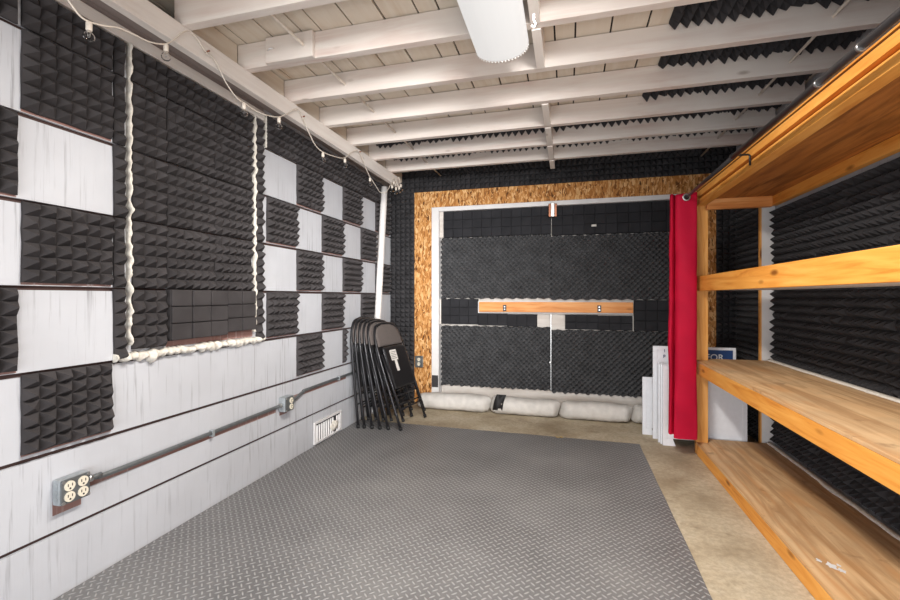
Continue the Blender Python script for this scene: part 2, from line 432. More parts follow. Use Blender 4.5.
def block_mesh(nx, ny, w, h, var, t=.045, mat='foam_b'):
    key = ('b', nx, ny, round(w, 3), round(h, 3), var, mat, t)
    if key in _tiles: return _tiles[key]
    rnd = random.Random(nx * 31 + ny * 7 + var + int(w * 1000)); bm = bmesh.new()
    box(bm, (-w / 2, -h / 2, 0), (w / 2, h / 2, t * .72))
    for i in range(nx):
        for j in range(ny):
            g = .0022
            x0, x1 = -w / 2 + w * i / nx + g, -w / 2 + w * (i + 1) / nx - g; y0, y1 = -h / 2 + h * j / ny + g, -h / 2 + h * (j + 1) / ny - g
            tt = t + rnd.uniform(-.003, .003)
            box(bm, (x0, y0, t * .6), (x1, y1, tt), 0, .004)
    for f in bm.faces: f.smooth = False
    me = bpy.data.meshes.new('foam_tile'); bm.to_mesh(me); bm.free(); me.materials.append(M[mat])
    _tiles[key] = me; return me
ROT = {'L': Matrix(((0, 0, 1), (1, 0, 0), (0, 1, 0))), 'B': Matrix(((1, 0, 0), (0, 0, -1), (0, 1, 0))),
       'R': Matrix(((0, 0, -1), (-1, 0, 0), (0, 1, 0))), 'C': Matrix(((1, 0, 0), (0, -1, 0), (0, 0, -1)))}
vcount = 0; BARE = []
def tile(face, a0, a1, b0, b1, off, label, group, n=None, kind='p', mat='foam', peak=.042):
    """foam tile on a face: a = along the wall, b = up (or depth on the ceiling), off = plane"""
    global vcount; vcount += 1
    g = .0015 if mat == 'foam' and kind == 'p' else 0; w, h = a1 - a0 - 2 * g, b1 - b0 - 2 * g
    if face == 'L' and group.startswith('chequered') and h > .25: h -= .012; b0 += .012
    nx, ny = n or (max(1, round(w / .0525)), max(1, round(h / .0515)))
    me = pyramid_mesh(nx, ny, w, h, vcount % 4, peak, mat=mat) if kind == 'p' else block_mesh(nx, ny, w, h, vcount % 3, mat=mat)
    o = bpy.data.objects.new('foam_tile', me); COL.objects.link(o)
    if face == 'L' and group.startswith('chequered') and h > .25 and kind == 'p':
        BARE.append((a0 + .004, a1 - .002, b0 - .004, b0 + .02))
    ca, cb = (a0 + a1) / 2, (b0 + b1) / 2
    loc = {'L': (off, ca, cb), 'B': (ca, off, cb), 'R': (off, ca, cb), 'C': (ca, cb, off)}[face]
    m = ROT[face].to_4x4()
    if vcount % 2 and kind == 'p' and abs(w - h) < .002: m = m @ Matrix.Rotation(PI, 4, 'Z')
    m = m @ Matrix.Rotation(random.uniform(-.006, .006) if mat == 'foam' and kind == 'p' else 0, 4, 'Z'); m.translation = Vector(loc); o.matrix_world = m
    return tag(o, label, 'foam tile', group)
ORD = ['first', 'second', 'third', 'fourth', 'fifth', 'sixth', 'seventh', 'eighth', 'ninth', 'tenth', 'eleventh', 'twelfth']
XT = XL + .001
R_ = [.566, .868, 1.178, 1.484, 1.792, 2.095, 2.252]               # row lines of the chequerboard
rown = {0: 'lowest row', 1: 'second row up', 2: 'third row up', 3: 'fourth row up', 4: 'fifth row up', 5: 'top row under the beam'}
# near group: left of the covered window
G = 'chequered foam tiles on the left wall'
for r in (0, 2, 4): tile('L', 1.097, 1.420, R_[r], R_[r + 1], XT, f'black pyramid foam tile on left wall nearest column with full tiles, {rown[r]}', G, (6, 6))
tile('L', 1.097, 1.420, 2.098, 2.252, XT, 'black pyramid foam strip at left wall top, above the nearest full column', G, (6, 3))
for r in (1, 3): tile('L', .77, 1.090, R_[r], R_[r + 1], XT, f'black pyramid foam tile cut by left picture edge, {rown[r]}', G, (6, 6))
tile('L', .77, 1.090, R_[5], 2.252, XT, 'black pyramid foam tile cut by left picture edge, at the very top', G, (6, 3))
tile('L', .44, .765, R_[2], R_[3], XT, 'black pyramid foam tile on left wall, beyond the left picture edge', G, (6, 6))
nz = [.868, 1.178, 1.484, 1.792, 2.095, 2.252]
for i, (a, b) in enumerate(zip(nz, nz[1:])):
    tile('L', 1.4215, 1.474, a, b, XT, f'narrow vertical foam strip left of the near caulk line, {ORD[i]} piece up', 'narrow foam strips beside the caulk lines', (1, max(2, round((b - a) / .0515))))
    tile('L', 2.303, 2.362, a, b, XT, f'narrow vertical foam strip right of the far caulk line, {ORD[i]} piece up', 'narrow foam strips beside the caulk lines', (1, max(2, round((b - a) / .0515))))
# the covered window
WG = 'foam over the covered window'
wy = [1.503, 1.675, 1.97, 2.262]; wz = [.905, 1.178, 1.484, 1.790, 2.095, 2.252]
wc = ['left', 'middle', 'right']
for i in range(3):
    for j in range(5):
        if j == 0 and i > 0: continue
        if j == 4 and i == 2 and False: continue
        tile('L', wy[i], wy[i + 1], wz[j], wz[j + 1], XT, f'black pyramid foam tile over the covered window, {wc[i]} column, {ORD[j]} from the bottom', WG)
tile('L', 1.675, 2.03, .932, 1.178, XT, 'flat square block foam at window bottom, nearer of the two', WG, (3, 3), 'b', 'foam')
tile('L', 2.03, 2.262, .945, 1.178, XT, 'flat square block foam at window bottom, farther of the two', WG, (2, 3), 'b', 'foam')
# chequerboard beyond the window
cy = [2.402, 2.725, 3.055, 3.385, 3.725, 4.045, 4.40]
for c in range(6):
    for r in range(6):
        if r == 5 or (r >= 1 and (r + c) % 2 == 1) or (r == 0 and c in (1, 3)):
            if r == 5 and c == 5: pass
            tile('L', cy[c], cy[c + 1] if (r, c) != (0, 3) else 3.44, R_[r], R_[r + 1] if r < 5 else 2.31, XT, f'black pyramid foam tile, {ORD[c]} column beyond the covered window, {rown[r]}', G, (6 if (r, c) != (0, 3) else 1, 6) if r < 5 else (6, 4))
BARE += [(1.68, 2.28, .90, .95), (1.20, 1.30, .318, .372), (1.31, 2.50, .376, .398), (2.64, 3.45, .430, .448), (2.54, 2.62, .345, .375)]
bm = bmesh.new()                                                    # wide horizontal boards with open gaps
box(bm, (XL - .12, YF, -.05), (XL - .014, YB, 2.6), 1)
gz = [.25, .555, .865, 1.175, 1.482, 1.79, 2.095, 2.40]
z0 = 0
for g in gz + [2.6]:
    box(bm, (XL - .014, YF, z0), (XL, YB, g - .008), 0); z0 = g + .008
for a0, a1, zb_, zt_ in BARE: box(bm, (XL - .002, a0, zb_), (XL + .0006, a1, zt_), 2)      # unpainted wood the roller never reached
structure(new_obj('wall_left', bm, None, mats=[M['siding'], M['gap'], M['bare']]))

# lumpy caulk
def lumpy(pts, w, t, seed, n=90, drip=0):
    """irregular bead on the left wall: pts are (Y, Z) ends"""
    (y0, za), (y1, zb) = pts; rnd = random.Random(seed); bm = bmesh.new(); rows = []
    hor = abs(y1 - y0) > abs(zb - za)
    for i in range(n + 1):
        s = i / n; y, z = y0 + (y1 - y0) * s, za + (zb - za) * s
        LL = abs(y1 - y0) + abs(zb - za); fr = lambda o: .55 * noise.noise(Vector((s * LL * 9, seed + o, 0))) + .6 * noise.noise(Vector((s * LL * 31, seed + o, 2))) + .35 * noise.noise(Vector((s * LL * 80, seed + o, 5)))
        nl = fr(0); nr = fr(9); nt = noise.noise(Vector((s * 30, seed + 4, 1)))
        a = w * (.55 + .5 * nl); b = w * (.55 + .5 * nr) + (drip * max(0, nr) if hor else 0); h = t * (.75 + .6 * nt)
        ring = []
        for k in range(7):
            u = -1 + 2 * k / 6; q = (a if u < 0 else b) * u; hh = h * math.sqrt(max(0, 1 - u * u)) * (1 + .35 * noise.noise(Vector((s * 50, u * 3, seed))))
            ring.append(bm.verts.new((XL + .0008 + hh, y + (0 if hor else q), z + (-q if hor else 0))))
        rows.append(ring)
    for p, q in zip(rows, rows[1:]):
        for k in range(6): bm.faces.new((p[k], p[k + 1], q[k + 1], q[k])).smooth = True
    for rg in (rows[0], rows[-1]): bm.faces.new(rg)
    f = [bm.faces.new((p[0], q[0], q[6], p[6])) for p, q in zip(rows, rows[1:])]
    bmesh.ops.recalc_face_normals(bm, faces=bm.faces)
    return bm
tag(new_obj('caulk_line', lumpy([(1.489, .93), (1.489, 2.252)], .013, .034, 3, 170), M['caulk']), 'lumpy white vertical caulk line at near edge of the covered window', 'caulk', 'caulk around the covered window')
tag(new_obj('caulk_line', lumpy([(2.283, .93), (2.283, 2.252)], .016, .034, 5, 170), M['caulk']), 'lumpy white vertical caulk line at far edge of the covered window', 'caulk', 'caulk around the covered window')
tag(new_obj('caulk_line', lumpy([(1.425, .880), (2.36, .880)], .036, .042, 8, 240, .02), M['caulk']), 'ragged white horizontal caulk bead under the covered window', 'caulk', 'caulk around the covered window')
tag(new_obj('caulk_line', lumpy([(2.384, 2.09), (2.384, 2.30)], .007, .03, 12, 30), M['caulk']), 'short thin white caulk drip at the top, left of the far chequerboard', 'caulk', 'caulk around the covered window')

# back wall foam
YT = YB - .001
zb = [.012, .31, .615, .92, 1.225, 1.53, 1.835, 2.14, 2.482]
for i in range(8):
    tile('B', -1.868, -1.592, zb[i], zb[i + 1], YT, f'black pyramid foam on back wall left of the particle board, {ORD[i]} from the floor', 'foam in the back left corner', (5, 6), mat='foam_d')
x = -1.592; k = 0
while x < 1.44:
    x1 = min(x + .305, 1.448)
    tile('B', x, x1, 2.262, 2.482, YT, f'black pyramid foam on back wall above the particle board, {ORD[k]} from the left', 'foam row above the particle board', None, mat='foam_d'); x = x1; k += 1
for i in range(7):
    tile('B', 1.292, 1.448, zb[i], min(zb[i + 1], 2.26), YT, f'narrow black foam in the back right corner, {ORD[i]} from the floor', 'foam in the back right corner', (3, 6), 'p', 'foam_d')
# right wall foam, seen between the shelves
XRT = XR - .001
rz = [.095, .392, .680, .985, 1.29, 1.58, 1.772]
rn = ['above the floor shelf', 'just under the middle shelf', 'just above the middle shelf', 'just under the upper rail', 'above the upper rail', 'just under the top shelf']
yy = 3.665; k = 0
while yy > 1.6:
    for j in range(6):
        if yy == 3.665 or True:
            tile('R', yy - .305, yy, rz[j], rz[j + 1], XRT, f'black foam tile on right wall {rn[j]}, {ORD[k]} from the far post', 'foam behind the shelves', None, 'p', 'foam_d')
    yy -= .305; k += 1
for (a, b, lab) in ((3.80, 4.10, 'nearer'), (4.10, 4.402, 'farther')):
    for i in range(7):
        tile('R', a, b, zb[i], zb[i + 1], XRT, f'black foam on right wall behind the shelf unit, {lab} column, {ORD[i]} from floor', 'foam behind the shelf end', None, 'p', 'foam_d')
# ceiling foam between the rafters
bays = [(2.012, 2.342, .475, 'bay beside the lamp end'), (2.41, 2.745, .50, 'second bay'), (2.81, 3.14, .475, 'third bay'), (3.205, 3.535, -1.60, 'fourth bay'), (3.60, 3.915, -1.60, 'fifth bay'), (3.985, 4.39, -1.60, 'bay at the back wall')]
for (y0, y1, xs, lab) in bays:
    x = xs; k = 0
    while x < 1.36:
        x1 = min(x + .305, 1.44)
        if not (x < -.14 and x1 > -.165 and y0 > 2.75):
            tile('C', x, x1, y0, y1, ZC - .001, f'black foam on the ceiling, {lab} right of lamp, {ORD[k]} from left', 'foam on the ceiling', None, 'p', 'foam_d', .05); x = x1
        else:
            if -.165 - x > .05: tile('C', x, -.165, y0, y1, ZC - .001, f'black foam on the ceiling, {lab} right of lamp, {ORD[k]} from left', 'foam on the ceiling', None, 'p', 'foam_d', .05)
            x = -.112
        k += 1

# ------------------------------------------------------------------ back wall: particle board surround, frame, doors
bm = bmesh.new(); box(bm, (-1.589, YB - .014, 0), (-1.398, YB - .0005, 2.259)); structure(new_obj('trim_1', bm, M['osb']))
structure(new_obj('trim_2', bx((-1.397, YB - .014, 2.092), (1.289, YB - .0005, 2.259)), M['osb']))
structure(new_obj('trim_3', bx((1.10, YB - .014, 0), (1.289, YB - .0005, 2.091)), M['osb']))
bm = bmesh.new(); box(bm, (-1.396, YB - .018, .0), (-1.318, YB + .10, 2.09), 0, .003); box(bm, (-1.317, YB - .018, 2.045), (1.02, YB + .10, 2.09), 0, .003); box(bm, (1.021, YB - .018, 0), (1.099, YB + .10, 2.09), 0, .003)
structure(new_obj('trim_4', bm, M['white']))
bm = bmesh.new(); box(bm, (-1.316, YB + .018, 1.772), (-1.278, YB + .06, 2.044)); box(bm, (-1.316, YB + .018, .855), (-1.303, YB + .06, 1.12)); structure(new_obj('trim_5', bm, M['dirtywhite']))
DY = YB + .062                                                      # front of the door leaves
for nm, x0, x1 in (('door_1', -1.31, -.1645), ('door_2', -.1635, 1.015)):
    structure(new_obj(nm, bx((x0, DY, .035), (x1, DY + .05, 2.044), .003), M['dirtywhite']))
structure(new_obj('trim_6', bx((-1.317, YB + .0, 0), (1.02, YB + .1, .034), .003), M['dirtywhite']))
structure(new_obj('trim_7', bx((-1.27, DY - .03, .06), (1.01, DY - .001, .205), .004), M['dirtywhite']))   # kick board
# egg crate mats
def egg(x0, x1, z0, z1, seed):
    t0, A, L = .031, .027, .054
    nx, nz = int((x1 - x0) / .0066), int((z1 - z0) / .0066); bm = bmesh.new(); g = []
    for i in range(nx + 1):
        row = []
        for j in range(nz + 1):
            x = x0 + (x1 - x0) * i / nx; z = z0 + (z1 - z0) * j / nz
            p, q = x * 2 * PI / L, z * 2 * PI / L
            h = A * (1 - 2 * ((1 - math.cos(p) * math.cos(q)) / 2) ** 1.7) + .003 * noise.noise(Vector((x * 9, z * 9, seed)))
            ez = 0
            if j == 0: ez = .006 * math.sin(x * 60) + .004 * noise.noise(Vector((x * 40, seed, 0)))
            if j == nz: ez = .004 * math.sin(x * 60 + 1)
            row.append(bm.verts.new((x, DY - .001 - t0 - h, z + ez)))
        g.append(row)
    for i in range(nx):
        for j in range(nz): bm.faces.new((g[i][j], g[i + 1][j], g[i + 1][j + 1], g[i][j + 1])).smooth = True
    rim = [g[i][0] for i in range(nx + 1)] + [g[nx][j] for j in range(1, nz + 1)] + [g[i][nz] for i in range(nx - 1, -1, -1)] + [g[0][j] for j in range(nz - 1, 0, -1)]
    lo = [bm.verts.new((v.co.x, DY - .001, v.co.z)) for v in rim]
    for k in range(len(rim)):
        n = (k + 1) % len(rim); bm.faces.new((lo[k], lo[n], rim[n], rim[k]))
    return bm
for (a, b, c, d, lab) in ((-1.300, -.164, 1.128, 1.765, 'upper left'), (-.163, 1.010, 1.118, 1.748, 'upper right'), (-1.300, -.167, .212, .838, 'lower left'), (-.159, 1.010, .195, .815, 'lower right')):
    tag(new_obj('egg_crate_mat', egg(a, b, c, d, len(lab)), M['egg'], smooth=False), f'dark grey egg crate foam mat on the double door, {lab} panel', 'foam mat', 'egg crate mats on the door')
DG = 'flat square foam on the door'
def flat(x0, x1, z0, z1, nx, ny, lab): tile('B', x0, x1, z0, z1, DY - .001, lab, DG, (nx, ny), 'b', 'foam_b')
xs = [-1.272, -.965, -.66, -.355, -.165]
for i in range(4): flat(xs[i], xs[i + 1], 1.77, 2.043, [3, 3, 3, 2][i], 3, f'flat square black foam along door top, left leaf, {ORD[i]} from the left')
xs = [-.155, .15, .455, .76, 1.010]
for i in range(4): flat(xs[i], xs[i + 1], 1.755, 2.043, [3, 3, 3, 2][i], 3, f'flat square black foam along door top, right leaf, {ORD[i]} from the left')
flat(-1.300, -.905, .858, 1.122, 4, 3, 'flat square black foam left of the horizontal wooden board')
flat(-.903, -.60, .850, .972, 3, 1, 'flat black foam under the wooden board, leftmost strip'); flat(-.60, -.30, .842, .966, 3, 1, 'flat black foam under the wooden board, just left of the white gap')
flat(-.028, .28, .825, .966, 3, 2, 'flat black foam under the wooden board, just right of the white gap'); flat(.28, .592, .822, .960, 3, 2, 'flat black foam under the wooden board, under its right end')
flat(.608, 1.010, .820, 1.11, 4, 3, 'flat square black foam right of the horizontal wooden board')
bd = thing('coat_board', 'long bare pine board fixed across the double door', 'board', (-.16, DY - .02, 1.04))
new_obj('board', rel(bx((-.885, DY - .078, .990), (.594, DY - .036, 1.092), .003), bd), M['pine_x'], bd)
o = new_obj('backing_strip', rel(bx((-.905, DY - .035, .975), (.600, DY - .001, 1.098), .002), bd), M['white'], bd); o['label'] = 'white painted backing'
for hx in (-.62, .29):
    h = new_obj('hook_plate', rel(bx((hx - .017, DY - .084, .998), (hx + .017, DY - .079, 1.062), .001), bd), M['black'], bd); h['label'] = 'black metal plate with two holes'
    b = bmesh.new()
    for zz in (1.018, 1.043): disc_prism(b, (hx, DY - .0842, zz), (0, -1, 0), .007, .007, .001)
    new_obj('screw', rel(b, bd), M['steel'], h)
mb = thing('meeting_strip', 'thin bright metal strip down the seam of the double door', 'strip', (-.162, DY - .02, .2))
new_obj('strip', rel(bx((-.1665, DY - .062, .215), (-.1605, DY - .001, .970)), mb), M['steel'], mb)
new_obj('lock', rel(bx((-.180, DY - .070, .485), (-.160, DY - .0625, .50), .002), mb), M['steel'], mb)
lt = thing('door_bolt', 'small copper and steel bolt at the top of the door seam', 'bolt', (-.145, YB - .02, 1.985))
new_obj('bolt_plate', bx((-.040, -.02, -.055), (.040, .0, .075), .004), M['copper'], lt)
new_obj('bolt_bar', bx((-.018, -.035, -.055), (.018, -.0205, .085), .005), M['steel'], lt)
tag(new_obj('paper_scrap', bx((.22, DY - .054, 1.825), (.265, DY - .051, 1.845)), M['paper']), 'tiny white scrap stuck on the flat foam at door top', 'scrap')
tp = tag(new_obj('tape_wrap', bx((-1.392, YB - .024, .19), (-1.322, YB - .0185, .315), .002), M['tape']), 'black tape patch low on the white door frame', 'tape')
def outlet_cover(root, y_out, cx, cz): pass
o1 = thing('wall_outlet', 'small grey double outlet low on the particle board', 'outlet', (-1.53, YB - .015, .455))
new_obj('box', bx((-.042, -.03, -.06), (.042, 0, .06), .004), M['plate'], o1)
for dz in (-.024, .024):
    b = bmesh.new(); disc_prism(b, (0, -.0305, dz), (0, -1, 0), .017, .018, .003); s = new_obj('socket', b, M['cream'], o1)
    b = bmesh.new(); box(b, (-.008, -.0345, dz - .006), (-.005, -.0336, dz + .008)); box(b, (.005, -.0345, dz - .006), (.008, -.0336, dz + .008)); new_obj('slots', b, M['slot'], s)

# ------------------------------------------------------------------ left wall fittings
def elec_box(name, label, y0, y1, z0, z1, depth, gang):
    r = thing(name, label, 'outlet', (XL, (y0 + y1) / 2, (z0 + z1) / 2)); w, h = (y1 - y0) / 2, (z1 - z0) / 2
    new_obj('box', bx((.001, -w, -h), (depth, w, h), .006), M['galv'], r)
    c = new_obj('cover_plate', bx((depth + .0005, -w * .97, -h * .97), (depth + .007, w * .97, h * .97), .003), M['plate'], r)
    b = bmesh.new()
    for sy in (-1, 1):
        for sz in (-1, 1): disc_prism(b, (depth + .0072, sy * w * .84, sz * h * .82), (1, 0, 0), .006, .006, .002)
    new_obj('screw', b, M['steel'], c)
    b = bmesh.new()
    for q in (-.5, 0, .5): disc_prism(b, (depth * .5, -w - .0002, q * h), (0, -1, 0), .009, .009, .0015)
    new_obj('knockout', b, M['galv'], r)
    for gy in ((-.45, .45) if gang == 2 else (.25,)):
        for gz_ in (-.42, .42):
            b = bmesh.new(); cy_, cz_ = gy * w, gz_ * h
            disc_prism(b, (depth + .0072, cy_, cz_), (1, 0, 0), .0185, .019, .004); s = new_obj('socket', b, M['cream'], r)
            b = bmesh.new(); xx = depth + .0113
            box(b, (xx, cy_ - .0085, cz_ - .001), (xx + .001, cy_ - .006, cz_ + .009)); box(b, (xx, cy_ + .006, cz_ - .001), (xx + .001, cy_ + .0085, cz_ + .009)); disc_prism(b, (xx, cy_, cz_ - .009), (1, 0, 0), .0033, .0033, .001)
            new_obj('slots', b, M['slot'], s)
    return r
elec_box('wall_outlet', 'grey steel outlet box with four cream sockets, nearest on left wall', 1.198, 1.303, .359, .455, .040, 2)
elec_box('wall_outlet', 'smaller grey outlet box midway along the left wall conduit', 2.53, 2.625, .372, .470, .05, 1)
cd_ = thing('conduit', 'thin grey metal conduit running along the left wall between outlet boxes', 'conduit', (XL, 2.3, .42))
P = [(XL + .022, 1.306, .415), (XL + .022, 1.36, .415), (XL + .015, 1.45, .405), (XL + .015, 2.45, .415), (XL + .022, 2.53, .418)]
new_obj('pipe', rel(tb(smooth_path(P, 4), .0105), cd_), M['plate'], cd_)
P = [(XL + .022, 2.625, .42), (XL + .022, 2.68, .428), (XL + .015, 2.80, .455), (XL + .015, 2.95, .463), (XL + .015, 4.40, .470)]
new_obj('pipe', rel(tb(smooth_path(P, 4), .0105), cd_), M['plate'], cd_)
for y in (1.315, 2.52, 2.634): new_obj('connector', rel(tb([(XL + .022, y - .008, .417), (XL + .022, y + .008, .417)], .016, 8), cd_), M['steel'], cd_)
for y in (1.95, 3.3):
    zc = .41 if y < 2 else .466
    new_obj('strap', rel(bx((XL + .001, y - .008, zc - .022), (XL + .027, y + .008, zc + .014), .003), cd_), M['galv'], cd_)
v = thing('foundation_vent', 'small white broken louvre vent low on the left wall', 'vent', (XL, 3.15, .09))
b = bmesh.new()
box(b, (.001, -.205, .078), (.014, .205, .094)); box(b, (.001, -.205, -.072), (.014, .205, -.060)); box(b, (.001, -.205, -.06), (.014, -.188, .078)); box(b, (.001, .188, -.06), (.014, .205, .078))
new_obj('vent_frame', b, M['white'], v)
o = new_obj('opening', bx((.001, -.187, -.059), (.003, .187, .077)), M['tape'], v)
for k in range(11):
    if k in (8,): continue
    y = -.17 + k * .033; b = bmesh.new(); box(b, (-.006, -.011, -.06), (.006, .011, .066)); bmesh.ops.rotate(b, verts=b.verts, cent=(0, 0, 0), matrix=Matrix.Rotation(.5, 3, 'Z')); bmesh.ops.translate(b, verts=b.verts, vec=(.011, y, 0))
    new_obj('slat', b, M['white'], v)
b = bmesh.new(); bmesh.ops.create_icosphere(b, subdivisions=3, radius=1)
for q in b.verts:
    d = 1 + .45 * noise.noise(q.co * 2.3); q.co = Vector((.02 + q.co.x * .016 * d, .07 + q.co.y * .055 * d, .0 + q.co.z * .038 * d))
o = new_obj('filler', b, M['caulk'], v, True); o['label'] = 'lumpy white foam filler'
pl = thing('corner_post', 'slim white round post beneath the beam near the back left corner', 'post', (-1.790, 4.08, 0))
new_obj('pipe', tb(smooth_path([(-.043, -.115, .002), (-.038, -.125, .5), (-.002, -.138, .95), (0, .02, 2.25)], 6), .032, 20), M['pvc'], pl)
new_obj('collar', tb([(-.043, -.115, .001), (-.043, -.116, .05)], .035, 20), M['pvc'], pl)

# ------------------------------------------------------------------ fluorescent lamp
lp = thing('ceiling_lamp', 'lit white fluorescent tube lamp with wraparound lens under the rafters', 'lamp', (-.302, 1.46, 2.345))
new_obj('housing', bx((-.118, -.61, -.03), (.118, .61, 0), .004), M['baked'], lp)
b = bmesh.new(); rows = []
n = 28; ys = [-.612, -.605] + [-.59 + 1.18 * k / 12 for k in range(13)] + [.605, .612]
for y in ys:
    s = 1 if abs(y) < .607 else .965; row = []
    for k in range(n + 1):
        t = PI * k / n; row.append(b.verts.new((.125 * s * math.cos(t) , y, -.008 - .078 * s * abs(math.sin(t)) ** .8)))
    rows.append(row)
for p, q in zip(rows, rows[1:]):
    for k in range(n): b.faces.new((p[k], p[k + 1], q[k + 1], q[k])).smooth = True
b.faces.new(rows[0]); b.faces.new(rows[-1]); bmesh.ops.recalc_face_normals(b, faces=b.faces)
new_obj('lens', b, M['lens'], lp)
for s in (-1, 1):
    b = bmesh.new()
    for k in range(1, 24):
        t = PI * k / 24; c = Vector((0.125 * math.cos(t), s * .615, -.008 - .0775 * math.sin(t) ** .8)); box(b, c - Vector((.0024, .004, .0024)), c + Vector((.0024, .004, .0024)))
    o = new_obj('end_ribs', b, M['baked'], lp)
chn = thing('pull_hook', 'little white hook hanging beside the lamp end', 'hook', at(534, 24, 'x', -.10))
new_obj('hook', tb([(0, 0, .03), (0, 0, .012), (.006, 0, 0), (.0, 0, -.012), (-.006, 0, -.004)], .003, 6), M['white'], chn)

# ------------------------------------------------------------------ cables through the rafters
for (X, Z, nm) in ((None, None, 'left'), (None, None, 'right')):
    p = at(302, 43.5, 'y', 1.92) if nm == 'left' else at(792, 60, 'y', 2.34 + .395)
    tag(new_obj('ceiling_cable', tb([(p.x, .6, p.z), (p.x, 4.38, p.z)], .0075, 8), M['cord']), f'thin white cable running through the rafters near the {nm} wall', 'cable', 'cables through the rafters')

# ------------------------------------------------------------------ string lights
def S(u, v): return at(u, v, 'x', -1.628)
path = [(60, -12), (70, 3), (80, 16), (90, 22), (105, 26), (119, 28), (135, 35), (150, 42), (166, 44), (176, 38), (183, 32), (191, 32), (199, 41), (206, 52), (215, 60), (225, 81), (236, 97), (244, 103), (256, 111), (266, 115), (279, 117), (288, 113), (297, 109), (302, 116), (309, 133), (316, 146), (323, 152), (333, 156), (344, 158), (352, 152), (359, 152), (365, 166), (370, 177), (376, 186), (380, 192)]
st = thing('string_light', 'off white string of clear globe bulbs swagged along the left beam', 'string lights', S(206, 52))
def SR(p): return p - Vector(st.location)
pts = [SR(S(u, v)) for u, v in path]
tail = [at(386, 192, 'x', -1.60), at(391, 184, 'x', -1.60), at(394, 178, 'x', -1.62), at(397, 183, 'x', -1.60), at(399, 190, 'x', -1.60), at(400, 182, 'x', -1.58), at(398, 177, 'x', -1.60), at(395, 186, 'x', -1.58)]
new_obj('cord', tb(smooth_path(pts + [SR(p) for p in tail], 5), .0031, 7), M['cord'], st)
def bulb(p, tilt=0, sc_=.82):
    so = new_obj('socket', tb([p + Vector((0, 0, .022 * sc_)), p + Vector((0, 0, .018 * sc_)), p + Vector((0, 0, -.012 * sc_)), p + Vector((0, 0, -.016 * sc_))], [.007 * sc_, .012 * sc_, .012 * sc_, .010 * sc_], 12), M['cord'], st)
    b = bmesh.new(); prof = [(-.016, .008), (-.022, .011), (-.030, .0185), (-.040, .0225), (-.050, .021), (-.058, .014), (-.061, .004)]
    tube(b, [p + Vector((0, 0, z * sc_)) for z, r in prof], [r * sc_ for z, r in prof], 14); new_obj('glass', b, M['glass'], so)
    b = bmesh.new(); tube(b, [p + Vector((-.006, 0, -.016)), p + Vector((-.004, 0, -.036)), p + Vector((.004, 0, -.036)), p + Vector((.006, 0, -.016))], .0012, 5); new_obj('filament', b, M['steel'], so)
for (u, v) in ((89, 23), (166, 45), (244, 104), (279, 118), (323, 153), (345, 159), (370, 178)): bulb(SR(S(u, v)) - Vector((0, 0, .015)))
for (u, v, X) in ((392, 187, -1.62), (396, 189, -1.58), (399, 188, -1.60), (394, 183, -1.63), (401, 186, -1.59)): bulb(SR(at(u, v, 'x', X)))
for (u, v) in ((206, 52), (302, 117), (359, 152)):
    p = SR(at(u, v, 'x', -1.645)); new_obj('nail', tb([p - Vector((.004, 0, 0)), p + Vector((.02, 0, .003))], .004, 7), M['copper'], st)

# ------------------------------------------------------------------ floor mat
b = bmesh.new(); pl_ = [(-1.862, -1.0), (.512, -1.0), (.532, 3.645), (-1.862, 3.70)]
pts = []
for (x0, y0), (x1, y1) in zip(pl_, pl_[1:] + pl_[:1]):
    for k in range(24): t = k / 24; pts.append((x0 + (x1 - x0) * t + random.uniform(-.002, .002), y0 + (y1 - y0) * t + random.uniform(-.003, .003)))
lo = [b.verts.new((x, y, .0005)) for x, y in pts]; hi = [b.verts.new((x, y, .007)) for x, y in pts]
b.faces.new(hi); b.faces.new(list(reversed(lo)))
for k in range(len(pts)): n = (k + 1) % len(pts); b.faces.new((lo[k], lo[n], hi[n], hi[k]))
tag(new_obj('floor_mat', b, M['mat']), 'large grey tread patterned floor mat covering most of the concrete', 'floor mat')
p = at(560, 438, 'z', .004); b = bmesh.new()
c = b.verts.new((0, 0, .012)); ring = [b.verts.new(((.030 if k % 2 else .020) * math.cos(k * PI / 5) * (1.4 if k in (0, 5) else 1), .02 * math.sin(k * PI / 5), .006 + .006 * (k % 3))) for k in range(10)]
for k in range(10): b.faces.new((c, ring[k], ring[(k + 1) % 10]))
bmesh.ops.solidify(b, geom=b.faces[:], thickness=.0015)
lf = new_obj('dry_leaf', b, M['leaf']); lf.location = (p.x, p.y, -.002); tag(lf, 'small curled dry leaf on concrete beside the back mat edge', 'leaf')

